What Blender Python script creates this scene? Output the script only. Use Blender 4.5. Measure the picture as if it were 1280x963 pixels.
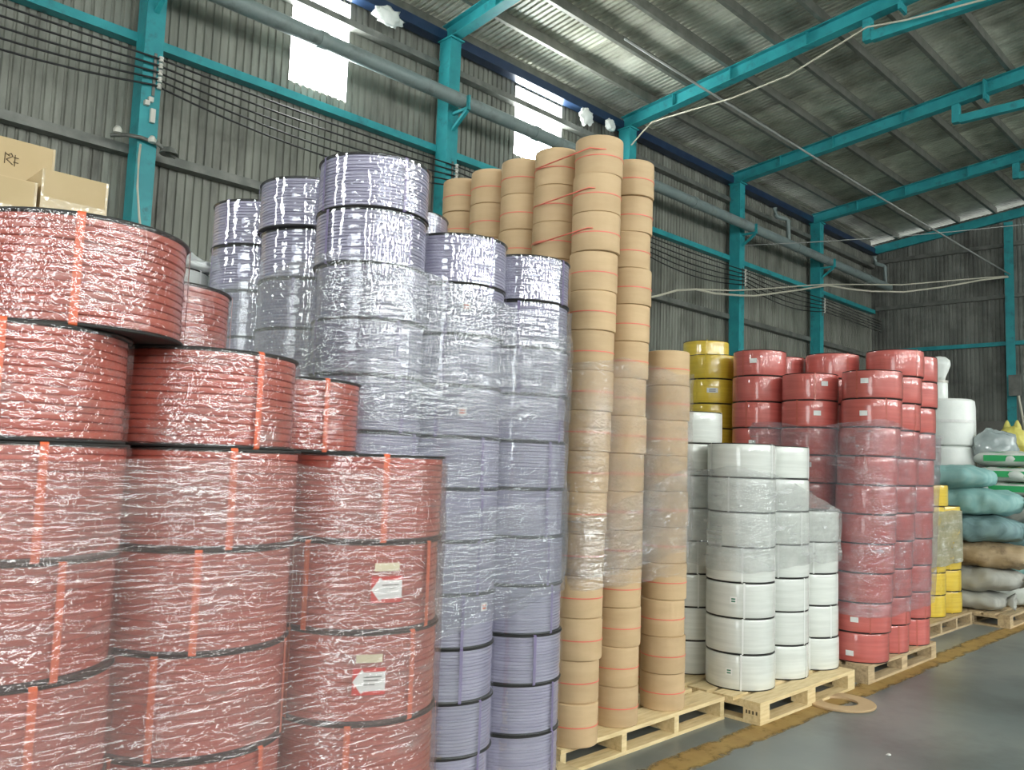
import bpy, math, random
from mathutils import Matrix, Vector, noise
random.seed(7)
S = bpy.context.scene
for o in list(bpy.data.objects): bpy.data.objects.remove(o)
C = S.collection
PI = math.pi
def rad(a): return a*PI/180

# ------------------------------------------------------------------ camera
# world: X runs down the aisle, +Y is towards the long left wall, Z up
YAW, PITCH, ROLL, FPX, EYE = 0.78607826, 0.09164957, 0.03368753, 1050.0, 1.6
fw = Vector((math.cos(PITCH)*math.cos(YAW), math.cos(PITCH)*math.sin(YAW), math.sin(PITCH)))
rt = Vector((math.sin(YAW), -math.cos(YAW), 0)); up = rt.cross(fw)
r2 = math.cos(ROLL)*rt + math.sin(ROLL)*up; u2 = -math.sin(ROLL)*rt + math.cos(ROLL)*up
cam = bpy.data.cameras.new('camera'); camo = bpy.data.objects.new('camera', cam); C.objects.link(camo)
camo.matrix_world = Matrix(((r2.x, u2.x, -fw.x, 0), (r2.y, u2.y, -fw.y, 0), (r2.z, u2.z, -fw.z, EYE), (0, 0, 0, 1)))
cam.sensor_fit = 'HORIZONTAL'; cam.sensor_width = 36; cam.lens = FPX/1280*36; cam.clip_start = .05; cam.clip_end = 300
S.camera = camo
# ------------------------------------------------------------------ world, exposure
w = bpy.data.worlds.new('overcast_sky'); S.world = w; w.use_nodes = True
bg = w.node_tree.nodes['Background']; bg.inputs[0].default_value = (.93, .97, 1, 1); bg.inputs[1].default_value = 3.
S.view_settings.view_transform = 'Standard'; S.view_settings.look = 'None'
S.view_settings.gamma = 1; S.view_settings.use_curve_mapping = False
S.view_settings.exposure = -0.4
DOOR_LIGHT = 9.0
WINDOW_LIGHT = 55.0       # daylight behind the translucent wall sheets
# rows of tube lamps under the roof on the far side of the aisle (housings are out of frame)
def lamp(x, y, z, sx, sy, power):
    l = bpy.data.lights.new('tube_lamp', 'AREA'); l.shape = 'RECTANGLE'; l.size = sx; l.size_y = sy; l.energy = power
    l.color = (1, .97, .92); o = bpy.data.objects.new('tube_lamp', l); C.objects.link(o); o.location = (x, y, z)
for x in (-3, 2, 7, 12, 17): lamp(x, -2.2, 7.3, 1.5, .3, 60)

# ------------------------------------------------------------------ materials
MATS = {}
def nodes(name):
    m = bpy.data.materials.new(name); m.use_nodes = True; nt = m.node_tree; nt.nodes.clear()
    out = nt.nodes.new('ShaderNodeOutputMaterial'); MATS[name] = m
    return m, nt, out
def N(nt, typ, **kw):
    n = nt.nodes.new(typ)
    for k, v in kw.items():
        if hasattr(n, k) and not k.startswith('i_'): setattr(n, k, v)
    return n
def noise_tex(nt, coord, scale, sc=(1, 1, 1), detail=4, rough=.55, rot=(0, 0, 0), offset=None):
    mp = nt.nodes.new('ShaderNodeMapping'); mp.inputs['Scale'].default_value = sc; mp.inputs['Rotation'].default_value = rot
    nt.links.new(coord, mp.inputs[0])
    if offset is not None: nt.links.new(offset, mp.inputs['Location'])
    n = nt.nodes.new('ShaderNodeTexNoise'); n.inputs['Scale'].default_value = scale
    n.inputs['Detail'].default_value = detail; n.inputs['Roughness'].default_value = rough
    nt.links.new(mp.outputs[0], n.inputs['Vector']); return n.outputs[0]
def ramp(nt, val, a, b, lo=0., hi=1.):
    m = nt.nodes.new('ShaderNodeMapRange'); m.inputs[1].default_value = a; m.inputs[2].default_value = b
    m.inputs[3].default_value = lo; m.inputs[4].default_value = hi; nt.links.new(val, m.inputs[0]); return m.outputs[0]
def mixc(nt, fac, c1, c2):
    m = nt.nodes.new('ShaderNodeMix'); m.data_type = 'RGBA'
    if isinstance(fac, (int, float)): m.inputs[0].default_value = fac
    else: nt.links.new(fac, m.inputs[0])
    for i, c in ((6, c1), (7, c2)):
        if isinstance(c, tuple): m.inputs[i].default_value = (*c, 1)
        else: nt.links.new(c, m.inputs[i])
    return m.outputs[2]
def math_n(nt, op, a, b):
    m = nt.nodes.new('ShaderNodeMath'); m.operation = op
    for i, v in ((0, a), (1, b)):
        if isinstance(v, (int, float)): m.inputs[i].default_value = v
        else: nt.links.new(v, m.inputs[i])
    return m.outputs[0]
def P(name, c1, c2=None, rough=.5, metal=0., scale=6., sc=(1, 1, 1), lo=.35, hi=.65, coord='Object', vary=.0, bump=0., bscale=60., bsc=(1, 1, 1), coat=0., coat_rough=.08, coatbump=0., coatscale=40., spec=.5, dirt=None, dscale=2., dlo=.5, dhi=.75, dsc=(1, 1, 1)):
    """principled material: two-tone noise, optional dirt layer, per-object variation, bump and a bumpy clear film coat"""
    m, nt, out = nodes(name)
    b = nt.nodes.new('ShaderNodeBsdfPrincipled'); nt.links.new(b.outputs[0], out.inputs[0])
    tc = nt.nodes.new('ShaderNodeTexCoord').outputs[coord]
    oi = nt.nodes.new('ShaderNodeObjectInfo')
    off = nt.nodes.new('ShaderNodeCombineXYZ'); k = math_n(nt, 'MULTIPLY', oi.outputs['Random'], 37.0)
    nt.links.new(k, off.inputs[0]); nt.links.new(k, off.inputs[2]); offs = off.outputs[0]
    col = c1
    if c2: col = mixc(nt, ramp(nt, noise_tex(nt, tc, scale, sc, offset=offs), lo, hi), c1, c2)
    if dirt: col = mixc(nt, ramp(nt, noise_tex(nt, tc, dscale, dsc, 6, .65, offset=offs), dlo, dhi), col, dirt)
    if vary:
        hs = nt.nodes.new('ShaderNodeHueSaturation'); v = ramp(nt, oi.outputs['Random'], 0, 1, 1-vary, 1+vary); nt.links.new(v, hs.inputs['Value'])
        if isinstance(col, tuple): hs.inputs['Color'].default_value = (*col, 1)
        else: nt.links.new(col, hs.inputs['Color'])
        col = hs.outputs[0]
    if isinstance(col, tuple): b.inputs['Base Color'].default_value = (*col, 1)
    else: nt.links.new(col, b.inputs['Base Color'])
    b.inputs['Roughness'].default_value = rough; b.inputs['Metallic'].default_value = metal
    b.inputs['Specular IOR Level'].default_value = spec
    if bump:
        bn = nt.nodes.new('ShaderNodeBump'); bn.inputs['Strength'].default_value = bump; bn.inputs['Distance'].default_value = .004
        nt.links.new(noise_tex(nt, tc, bscale, bsc, offset=offs), bn.inputs['Height']); nt.links.new(bn.outputs[0], b.inputs['Normal'])
    if coat:
        b.inputs['Coat Weight'].default_value = coat; b.inputs['Coat Roughness'].default_value = coat_rough
        if coatbump:
            bn = nt.nodes.new('ShaderNodeBump'); bn.inputs['Strength'].default_value = coatbump; bn.inputs['Distance'].default_value = .006
            nt.links.new(noise_tex(nt, tc, coatscale, (1, 1, 1), 1.2, .5, offset=offs), bn.inputs['Height']); nt.links.new(bn.outputs[0], b.inputs['Coat Normal'])
    return m
def film_mat(name, base, streak, tint=(.5, .5, .52), su=5., sv=90., rot=0.06, bump=.8, gloss=.12, lo=.5, hi=.8, grough=.06, cr=55., bu=9., bv=55., dist=.012, shine=(.86, .88, .9)):
    """stretch film: see-through haze with whiter streaks under a crinkled glossy skin (UV in metres)"""
    m, nt, out = nodes(name)
    uv = nt.nodes.new('ShaderNodeTexCoord').outputs['UV']
    oi = nt.nodes.new('ShaderNodeObjectInfo'); off = nt.nodes.new('ShaderNodeCombineXYZ')
    k = math_n(nt, 'MULTIPLY', oi.outputs['Random'], 41.0); nt.links.new(k, off.inputs[0]); nt.links.new(k, off.inputs[1]); offs = off.outputs[0]
    st = noise_tex(nt, uv, 1., (su, sv, 1), 5, .62, (0, 0, rot), offs)
    st2 = noise_tex(nt, uv, 1., (su*.6, sv*.4, 1), 4, .6, (0, 0, -rot*3), offs)
    blob = noise_tex(nt, uv, 3.6, (1, 1.6, 1), 4, .6, (0, 0, 0), offs)
    crk = noise_tex(nt, uv, cr, (1, 1.3, 1), 1.2, .5, (0, 0, 0), offs); fold = noise_tex(nt, uv, 1., (bu, bv, 1), 1.5, .5, (0, 0, rot), offs)
    s = math_n(nt, 'MULTIPLY', ramp(nt, st, lo, hi), ramp(nt, blob, .42, .66, .12, 1))
    s = math_n(nt, 'MAXIMUM', s, math_n(nt, 'MULTIPLY', ramp(nt, st2, .55, .78), ramp(nt, blob, .45, .62)))
    haze = math_n(nt, 'MULTIPLY', ramp(nt, blob, .25, .75, .55, 1.45), base)
    fac = math_n(nt, 'ADD', math_n(nt, 'MULTIPLY', s, streak), haze)
    bn = nt.nodes.new('ShaderNodeBump'); bn.inputs['Strength'].default_value = bump; bn.inputs['Distance'].default_value = dist
    h = math_n(nt, 'ADD', math_n(nt, 'MULTIPLY', fold, 1.), math_n(nt, 'MULTIPLY', crk, .45)); nt.links.new(h, bn.inputs['Height'])
    tr = nt.nodes.new('ShaderNodeBsdfTransparent')
    df = nt.nodes.new('ShaderNodeBsdfDiffuse'); nt.links.new(mixc(nt, s, tint, shine), df.inputs[0]); nt.links.new(bn.outputs[0], df.inputs['Normal'])
    gl = nt.nodes.new('ShaderNodeBsdfGlossy'); gl.inputs[0].default_value = (.95, .96, 1, 1); gl.inputs['Roughness'].default_value = grough; nt.links.new(bn.outputs[0], gl.inputs['Normal'])
    m1 = nt.nodes.new('ShaderNodeMixShader'); nt.links.new(fac, m1.inputs[0]); nt.links.new(tr.outputs[0], m1.inputs[1]); nt.links.new(df.outputs[0], m1.inputs[2])
    m2 = nt.nodes.new('ShaderNodeMixShader'); nt.links.new(math_n(nt, 'MULTIPLY', ramp(nt, blob, .3, .65, .45, 1.4), gloss), m2.inputs[0]); nt.links.new(m1.outputs[0], m2.inputs[1]); nt.links.new(gl.outputs[0], m2.inputs[2])
    nt.links.new(m2.outputs[0], out.inputs[0]); return m
def emit(name, col, strength):
    m, nt, out = nodes(name); e = nt.nodes.new('ShaderNodeEmission'); e.inputs[0].default_value = (*col, 1); e.inputs[1].default_value = strength
    nt.links.new(e.outputs[0], out.inputs[0]); return m

P('sheet', (.18, .182, .155), (.27, .275, .235), rough=.55, metal=.1, scale=1.2, sc=(3, 3, .35), vary=.12, dirt=(.06, .055, .045), dscale=1.4, dlo=.48, dhi=.8, dsc=(2, 2, .6))
P('roof_sheet', (.50, .51, .42), (.70, .71, .60), rough=.45, metal=.0, scale=1.3, sc=(1, .9, 1), vary=.15, dirt=(.17, .155, .105), dscale=1.1, dlo=.45, dhi=.75)
P('back_sheet', (.17, .175, .155), (.27, .275, .245), rough=.6, metal=.2, scale=1.2, sc=(3, 3, .35), vary=.12, dirt=(.07, .067, .06), dscale=1.2, dlo=.45, dhi=.75)
P('teal', (.022, .27, .30), (.035, .36, .39), rough=.45, scale=3, dirt=(.03, .09, .095), dscale=5, dlo=.55, dhi=.8)
P('galv', (.13, .135, .12), (.22, .22, .2), rough=.5, metal=.3, scale=5)
P('purlin_steel', (.16, .165, .14), (.23, .23, .2), rough=.5, metal=.4, scale=5)
P('navy', (.012, .03, .075), (.02, .045, .10), rough=.4, scale=4)
P('pipe_grey', (.20, .25, .245), (.26, .31, .30), rough=.4, scale=3, dirt=(.08, .085, .08), dscale=3, dlo=.5, dhi=.8)
P('concrete', (.135, .158, .157), (.20, .22, .21), rough=.36, scale=.9, dirt=(.07, .075, .075), dscale=.8, dlo=.48, dhi=.72, bump=.12, bscale=14)
P('masonry', (.12, .115, .10), (.17, .165, .15), rough=.85, scale=3)
P('red_strap', (.42, .085, .058), (.49, .11, .075), rough=.42, scale=3, sc=(1, 1, 14), vary=.07, coat=1., coat_rough=.045, coatbump=.45, coatscale=55)
P('orange_tie', (.72, .14, .055), rough=.35)
P('purple_strap', (.33, .31, .43), (.40, .38, .50), rough=.36, scale=3, sc=(1, 1, 16), vary=.08, coat=.7, coat_rough=.045, coatbump=.08, coatscale=50)
P('purple_tie', (.24, .19, .36), rough=.35)
P('black_board', (.012, .012, .012), (.03, .028, .025), rough=.6, scale=9)
P('grey_board', (.20, .17, .13), (.27, .23, .18), rough=.8, scale=9)
P('white_wrap', (.62, .64, .60), (.71, .73, .69), rough=.35, scale=2.5, sc=(1, 1, 18), vary=.05, coat=1., coat_rough=.05, coatbump=.14, coatscale=40)
P('white_tie', (.78, .79, .77), rough=.4)
P('rose_wrap', (.47, .095, .08), (.56, .125, .105), rough=.38, scale=2.5, sc=(1, 1, 18), vary=.08, coat=1., coat_rough=.045, coatbump=.14, coatscale=40)
P('yellow_wrap', (.62, .42, .03), (.72, .52, .05), rough=.38, scale=2.5, sc=(1, 1, 18), vary=.08, coat=1., coat_rough=.045, coatbump=.14, coatscale=40)
P('kraft', (.52, .36, .20), (.58, .41, .235), rough=.7, scale=3, sc=(1, 1, 5), vary=.07, bump=.15, bscale=50)
P('kraft_dark', (.05, .03, .015), rough=.9)
P('red_string', (.75, .17, .12), rough=.4)
P('carton', (.53, .40, .22), (.59, .45, .26), rough=.75, scale=2, vary=.04)
P('pine', (.62, .47, .24), (.74, .59, .34), rough=.65, scale=3, sc=(2, 14, 14), vary=.12, dirt=(.36, .24, .11), dscale=3, dlo=.55, dhi=.8, dsc=(1, 8, 8))
P('pine_old', (.42, .31, .18), (.55, .42, .25), rough=.7, scale=3, sc=(2, 14, 14), vary=.15, dirt=(.20, .13, .07), dscale=3, dlo=.5, dhi=.8, dsc=(1, 8, 8))
P('label_white', (.78, .78, .76), (.70, .71, .70), rough=.5, scale=40)
P('label_cream', (.66, .60, .42), rough=.55)
P('label_red', (.60, .06, .05), rough=.5)
P('ink', (.02, .02, .025), rough=.7); P('green_ink', (.02, .16, .09), rough=.6); P('brown_ink', (.10, .07, .035), rough=.8)
P('green_print', (.03, .38, .12), rough=.5)
P('black_cable', (.012, .012, .013), rough=.5); P('cream_cable', (.58, .55, .44), rough=.5); P('grey_rope', (.33, .34, .32), rough=.7)
P('ceramic', (.62, .60, .54), rough=.3)
P('sack_teal', (.19, .38, .37), (.28, .47, .45), rough=.6, scale=4, sc=(8, 1, 1), bump=.5, bscale=30)
P('sack_dark', (.11, .19, .20), (.20, .32, .33), rough=.6, scale=4, sc=(8, 1, 1), bump=.5, bscale=30)
P('sack_tan', (.34, .24, .13), (.46, .35, .22), rough=.7, scale=4, sc=(1, 1, 3), bump=.5, bscale=30, dirt=(.14, .09, .05), dscale=3, dlo=.5, dhi=.65)
P('sack_grey', (.34, .34, .31), (.42, .42, .38), rough=.65, scale=4, sc=(6, 1, 1), bump=.5, bscale=30)
P('sack_white', (.55, .58, .53), (.66, .69, .64), rough=.55, scale=4, sc=(6, 1, 1), bump=.4, bscale=30)
P('sack_yellow', (.50, .45, .09), (.60, .54, .14), rough=.6, scale=4, bump=.5, bscale=24)
P('dark_bag', (.012, .013, .015), (.03, .03, .035), rough=.25, bump=.8, bscale=20)
P('pale_plastic', (.30, .36, .36), (.42, .47, .47), rough=.15, scale=4, bump=.9, bscale=12, coat=.8)
P('white_plastic', (.74, .77, .74), (.82, .84, .81), rough=.4, scale=4, bump=.5, bscale=20)
emit('daylight_pane', (.95, 1, .98), WINDOW_LIGHT); emit('door_pane', (.95, 1, .98), DOOR_LIGHT)
film_mat('film_coil_red', .03, .5, su=4., sv=22., rot=.35, lo=.5, hi=.75, gloss=.13, tint=(.55, .38, .36), bump=1., bu=24., bv=36., cr=70.)
film_mat('film_coil_purple', .03, .35, su=3., sv=20., rot=.2, lo=.58, hi=.85, gloss=.16, tint=(.48, .48, .55), bump=.22, bu=2.5, bv=30., cr=30.)
film_mat('film_red', .19, .3, su=3.5, sv=110., rot=.05, tint=(.36, .25, .23), gloss=.06, shine=(.7, .6, .58), bu=7., bv=75.)
film_mat('film_purple', .15, .34, su=4., sv=90., rot=-.05, gloss=.07, tint=(.42, .43, .48), bu=8., bv=60.)
film_mat('film_dense', .06, .6, su=4., sv=55., rot=-.22, gloss=.16, lo=.54, hi=.74, tint=(.5, .52, .55), bump=1., bu=8., bv=36., dist=.02)
film_mat('film_kraft', .07, .5, su=2.5, sv=40., rot=.16, gloss=.14, lo=.55, hi=.76, bump=1., tint=(.45, .43, .4), bu=6., bv=28., dist=.03)
film_mat('film_white', .32, .2, su=3., sv=30., rot=.1, gloss=.06, tint=(.46, .48, .46), bump=1., bu=10., bv=22., dist=.025)
film_mat('film_rose', .22, .38, su=4., sv=30., rot=.1, gloss=.08, tint=(.36, .33, .38), bump=1., bu=9., bv=20., dist=.025)
film_mat('film_yellow', .66, .2, su=4., sv=30., rot=.1, gloss=.07, tint=(.38, .38, .29), bump=.8, bu=12., bv=24.)

# ------------------------------------------------------------------ mesh helpers
class MB:
    def __init__(s): s.v = []; s.f = []; s.uv = None
    def box(s, x0, x1, y0, y1, z0, z1):
        n = len(s.v); s.v += [(x, y, z) for z in (z0, z1) for y in (y0, y1) for x in (x0, x1)]
        s.f += [tuple(n+i for i in q) for q in ((0, 2, 3, 1), (4, 5, 7, 6), (0, 1, 5, 4), (2, 6, 7, 3), (0, 4, 6, 2), (1, 3, 7, 5))]; return s
    def bar(s, a, b, w, h):
        a, b = Vector(a), Vector(b); d = (b-a).normalized(); up = Vector((0, 0, 1)) if abs(d.z) < .95 else Vector((1, 0, 0))
        r = d.cross(up).normalized()*w/2; u = r.cross(d).normalized()*h/2; n = len(s.v)
        for p in (a, b): s.v += [tuple(p+i*r+j*u) for i, j in ((-1, -1), (1, -1), (1, 1), (-1, 1))]
        s.f += [tuple(n+i for i in q) for q in ((0, 1, 2, 3), (7, 6, 5, 4), (0, 4, 5, 1), (1, 5, 6, 2), (2, 6, 7, 3), (3, 7, 4, 0))]; return s
    def tube(s, pts, r, seg=8):
        pts = [Vector(p) for p in pts]; n0 = len(s.v)
        for i, p in enumerate(pts):
            d = (pts[min(i+1, len(pts)-1)]-pts[max(i-1, 0)]).normalized(); a = d.cross(Vector((0, 0, 1)))
            if a.length < .05: a = d.cross(Vector((1, 0, 0)))
            a.normalize(); b = a.cross(d)
            s.v += [tuple(p+r*(math.cos(t)*a+math.sin(t)*b)) for t in [2*PI*k/seg for k in range(seg)]]
        for i in range(len(pts)-1):
            for k in range(seg):
                q = n0+i*seg; s.f.append((q+k, q+(k+1) % seg, q+seg+(k+1) % seg, q+seg+k))
        s.f.append(tuple(n0+k for k in range(seg))[::-1]); s.f.append(tuple(n0+(len(pts)-1)*seg+k for k in range(seg))); return s
    def lathe(s, prof, seg=48, wob=None):
        """prof: (radius, z) closed over the axis by caps when the end radius is 0"""
        n0 = len(s.v); m = len(prof)
        for i, (r, z) in enumerate(prof):
            for k in range(seg):
                t = 2*PI*k/seg; rr, zz = (r, z) if wob is None else wob(i, r, z, t)
                s.v.append((rr*math.cos(t), rr*math.sin(t), zz))
        for i in range(m-1):
            for k in range(seg):
                a = n0+i*seg+k; b = n0+i*seg+(k+1) % seg; s.f.append((a, b, b+seg, a+seg))
        return s
    def patch(s, R, phi, s0, s1, zlo, zhi, n=6, thick=0):
        n0 = len(s.v)
        for i in range(n+1):
            t = s0+(s1-s0)*i/n; a = phi+t/R
            for z in (zlo(t) if callable(zlo) else zlo, zhi(t) if callable(zhi) else zhi): s.v.append((R*math.cos(a), R*math.sin(a), z))
        for i in range(n): s.f.append((n0+2*i, n0+2*i+2, n0+2*i+3, n0+2*i+1))
        return s
    def mesh(s, name, smooth=None):
        me = bpy.data.meshes.new(name); me.from_pydata(s.v, [], s.f); me.update()
        if s.uv:
            l = me.uv_layers.new(name='UVMap')
            for lp in me.loops: l.data[lp.index].uv = s.uv[lp.vertex_index]
        if smooth is not None:
            for p in me.polygons: p.use_smooth = True
            if smooth < 180: me.set_sharp_from_angle(angle=rad(smooth))
        return me
def link(name, me, mat=None, parent=None):
    o = bpy.data.objects.new(name, me); C.objects.link(o)
    if mat and me is not None and not me.materials: me.materials.append(MATS[mat])
    if parent: o.parent = parent
    return o
def tag(o, label, cat, group=None, kind=None):
    o['label'] = label; o['category'] = cat
    if group: o['group'] = group
    if kind: o['kind'] = kind
    return o
def struct(o, label=None):
    o['kind'] = 'structure'
    if label: o['label'] = label
    return o
def empty(name, loc=(0, 0, 0), rz=0):
    o = link(name, None); o.location = loc; o.rotation_euler = (0, 0, rz); o.empty_display_size = .1; return o

# ------------------------------------------------------------------ the hall
WY, BX = 9.25, 23.2          # left wall plane, back wall plane
SLOPE = .115
def roof_z(y): return 7.86+SLOPE*(9.2-y)
fl = link('floor', MB().box(-9, 36, -13, 13, -.2, 0).mesh('floor'), 'concrete'); struct(fl, 'grey worn concrete warehouse floor')

def corrugated(length, width=1.0, pitch=.1, depth=.022):
    """trapezoid sheet: width along x, length along z, ribs facing -y"""
    m = MB(); xs = []
    n = int(round(width/pitch))
    for i in range(n):
        x = i*pitch; xs += [(x, 0), (x+.058, 0), (x+.068, depth), (x+.09, depth)]
    xs.append((width, 0))
    for x, y in xs: m.v += [(x, y, 0), (x, y, length)]
    for i in range(len(xs)-1): m.f.append((2*i, 2*i+2, 2*i+3, 2*i+1))
    return m
wl = empty('wall_left', (0, WY, 0)); struct(wl, 'long grey corrugated steel wall')
sheet_me = corrugated(7.75).mesh('wall_sheet')
WIN = [(5.1, 5.95, 6.29, 7.62), (9.1, 10.22, 6.5, 7.62)]
def left_sheet(x0, x1, z0, z1):
    n = x1-x0
    o = link('wall_sheet', corrugated(z1-z0, n, .1 if abs(n*10-round(n*10)) < 1e-6 else n/round(n*10)).mesh('wall_sheet'), 'sheet', wl); o.location = (x0, 0, z0)
x = -6.0
for i in range(11):
    o = link('wall_sheet', sheet_me, 'sheet', wl); o.location = (-6.0+i, 0, 0)
left_sheet(5.0, 5.1, 0, 7.75); left_sheet(5.1, 5.95, 0, 6.29); left_sheet(5.1, 5.95, 7.62, 7.75)
left_sheet(5.95, 7, 0, 7.75); left_sheet(7, 8, 0, 7.75); left_sheet(8, 9.1, 0, 7.75)
left_sheet(9.1, 10.22, 0, 6.5); left_sheet(9.1, 10.22, 7.62, 7.75); left_sheet(10.22, 11.2, 0, 7.75)
for i in range(12):
    o = link('wall_sheet', sheet_me, 'sheet', wl); o.location = (11.2+i, 0, 0)
for k, (x0, x1, z0, z1) in enumerate(WIN):
    wn = empty('window_%d' % (k+1), (x0, WY, z0)); struct(wn, 'bright translucent daylight sheet set in the corrugated wall')
    o = link('pane', MB().box(0, x1-x0, .012, .02, 0, z1-z0).mesh('pane'), 'daylight_pane', wn)

# opposite wall across the aisle (behind the camera's right): same steel with a row of daylight sheets
wr = empty('wall_right', (0, -12.5, 0)); struct(wr, 'corrugated steel wall across the aisle')
rlow = corrugated(4.9).mesh('wall_sheet'); rhi = corrugated(.5).mesh('wall_sheet'); rfull = corrugated(7.5).mesh('wall_sheet')
k = 3
for i in range(29):
    X = -6+i
    if i % 2:
        for q in (0, .75): link('wall_sheet', corrugated(2.1, .25, .125).mesh('wall_sheet'), 'sheet', wr).location = (X+q, 0, 4.9)
        o = link('wall_sheet', rlow, 'sheet', wr); o.location = (X, 0, 0); o = link('wall_sheet', rhi, 'sheet', wr); o.location = (X, 0, 7.0)
        wn = empty('window_%d' % k, (X, -12.5, 4.9)); struct(wn, 'translucent daylight sheet in the wall across the aisle'); k += 1
        link('pane', MB().box(.25, .75, -.02, -.01, 0, 2.1).mesh('pane'), 'daylight_pane', wn)
    else:
        o = link('wall_sheet', rfull, 'sheet', wr); o.location = (X, 0, 0)

# back wall, its top stops short of the roof so the sky shows as a sliver
wb = empty('wall_back', (BX, 0, 0)); struct(wb, 'dark corrugated gable wall at the far end')
for i in range(22):
    y1 = 9.25-i; m = corrugated(1.0); m.v = [(v[0], v[1], (roof_z(y1-v[0])+.10+.05*noise.noise(Vector((y1*.9-v[0]*.9, 3.3, 0))))*v[2] if roof_z(y1-v[0]) < 9.3 else 9.1*v[2]) for v in m.v]
    o = link('wall_sheet', m.mesh('wall_sheet'), 'back_sheet', wb); o.location = (0, y1, 0); o.rotation_euler = (0, 0, -PI/2)
pl = link('plinth', MB().box(-.22, 0, -12.5, 9.2, 0, 3.0).mesh('plinth'), 'masonry', wb)

# roof
ce = empty('ceiling'); struct(ce, 'corrugated steel roof underside')
L = 13.4; ang = math.atan(SLOPE)
rm = corrugated(L/math.cos(ang), 1.0, .1, .026).mesh('roof_sheet')
for i in range(30):
    o = link('roof_sheet', rm, 'roof_sheet', ce); o.location = (-6.2+i, 9.45, roof_z(9.45)+.19); o.rotation_euler = (PI/2-ang, 0, 0)
rm2 = corrugated(9.6, 1.0, .1, .026).mesh('roof_sheet')
for i in range(30):
    o = link('roof_sheet', rm2, 'roof_sheet', ce); o.location = (-6.2+i, -12.9, roof_z(-3.95)+.19-9*SLOPE); o.rotation_euler = (-(PI/2-ang), 0, 0)
# end wall behind the camera with a tall translucent sliding door and narrow daylight sheets
wf_ = empty('wall_front', (-6.2, 0, 0)); struct(wf_, 'corrugated end wall behind the camera')
for i in range(22):
    Y0 = -12.5+i; top = min(roof_z(Y0+.5), roof_z(-3.95)-(-3.95-Y0)*SLOPE if Y0 < -3.95 else 99)+.1
    def fs(z0, z1, a=0., w_=1.0): link('wall_sheet', corrugated(z1-z0, w_, w_/max(1, round(w_*10))).mesh('wall_sheet'), 'sheet', wf_).location = (0, Y0+a, z0)
    if -2.6 < Y0 < .9: fs(4.6, top)
    elif i % 3 == 1: fs(0, 4.4); fs(6.8, top); fs(4.4, 6.8, 0, .28); fs(4.4, 6.8, .72, .28)
    else: fs(0, top)
for o in wf_.children: o.rotation_euler = (0, 0, PI/2)
for i in range(22):
    Y0 = -12.5+i
    if i % 3 == 1 and not (-2.6 < Y0 < .9):
        wn = empty('window_%d' % k, (-6.2, Y0, 4.4)); struct(wn, 'narrow translucent daylight sheet in the end wall'); k += 1
        link('pane', MB().box(-.02, -.01, .28, .72, 0, 2.4).mesh('pane'), 'daylight_pane', wn)
dr = empty('door_1', (-6.2, -2.5, 0)); struct(dr, 'tall translucent sliding door in the end wall')
link('pane', MB().box(-.03, -.02, 0, 3.0, 0, 4.6).mesh('pane'), 'door_pane', dr)
for y in (0, 1.5, 2.96): link('frame', MB().box(-.02, .03, y, y+.04, 0, 4.6).mesh('frame'), 'teal', dr)
# translucent strips in the far roof slope
for i in range(9):
    x = -5.0+3.1*i; wn = empty('window_%d' % k, (x, -12.6, roof_z(-3.95)+.13-8.65*SLOPE)); wn.rotation_euler = (ang, 0, 0); struct(wn, 'translucent daylight strip in the far roof slope'); k += 1
    link('pane', MB().box(0, .35, 0, 4.2, 0, .01).mesh('pane'), 'daylight_pane', wn)
# purlins: C sections spanning the bays
PUR = [9.22, 8.45, 7.69, 6.93, 6.08, 5.32, 4.58, 3.83, 3.08, 2.3, 1.55, .8, .05, -.7, -1.5, -2.3, -3.1]
for i, y in enumerate(PUR):
    z = roof_z(y)+.02
    m = MB().box(-6, 23.1, -.004, .004, 0, .15).box(-6, 23.1, .004, .06, 0, .006).box(-6, 23.1, .004, .06, .144, .15).box(-6, 23.1, .054, .06, .006, .03)
    o = link('purlin', m.mesh('purlin'), 'purlin_steel'); o.location = (0, y, z)
    words = ['first', 'second', 'third', 'fourth', 'fifth', 'sixth', 'seventh', 'eighth', 'ninth', 'tenth', 'eleventh', 'twelfth', 'thirteenth', 'fourteenth', 'fifteenth', 'sixteenth', 'seventeenth']
    tag(o, '%s roof purlin up from the left wall eave' % words[i], 'purlin', 'steel roof purlins')

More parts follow.
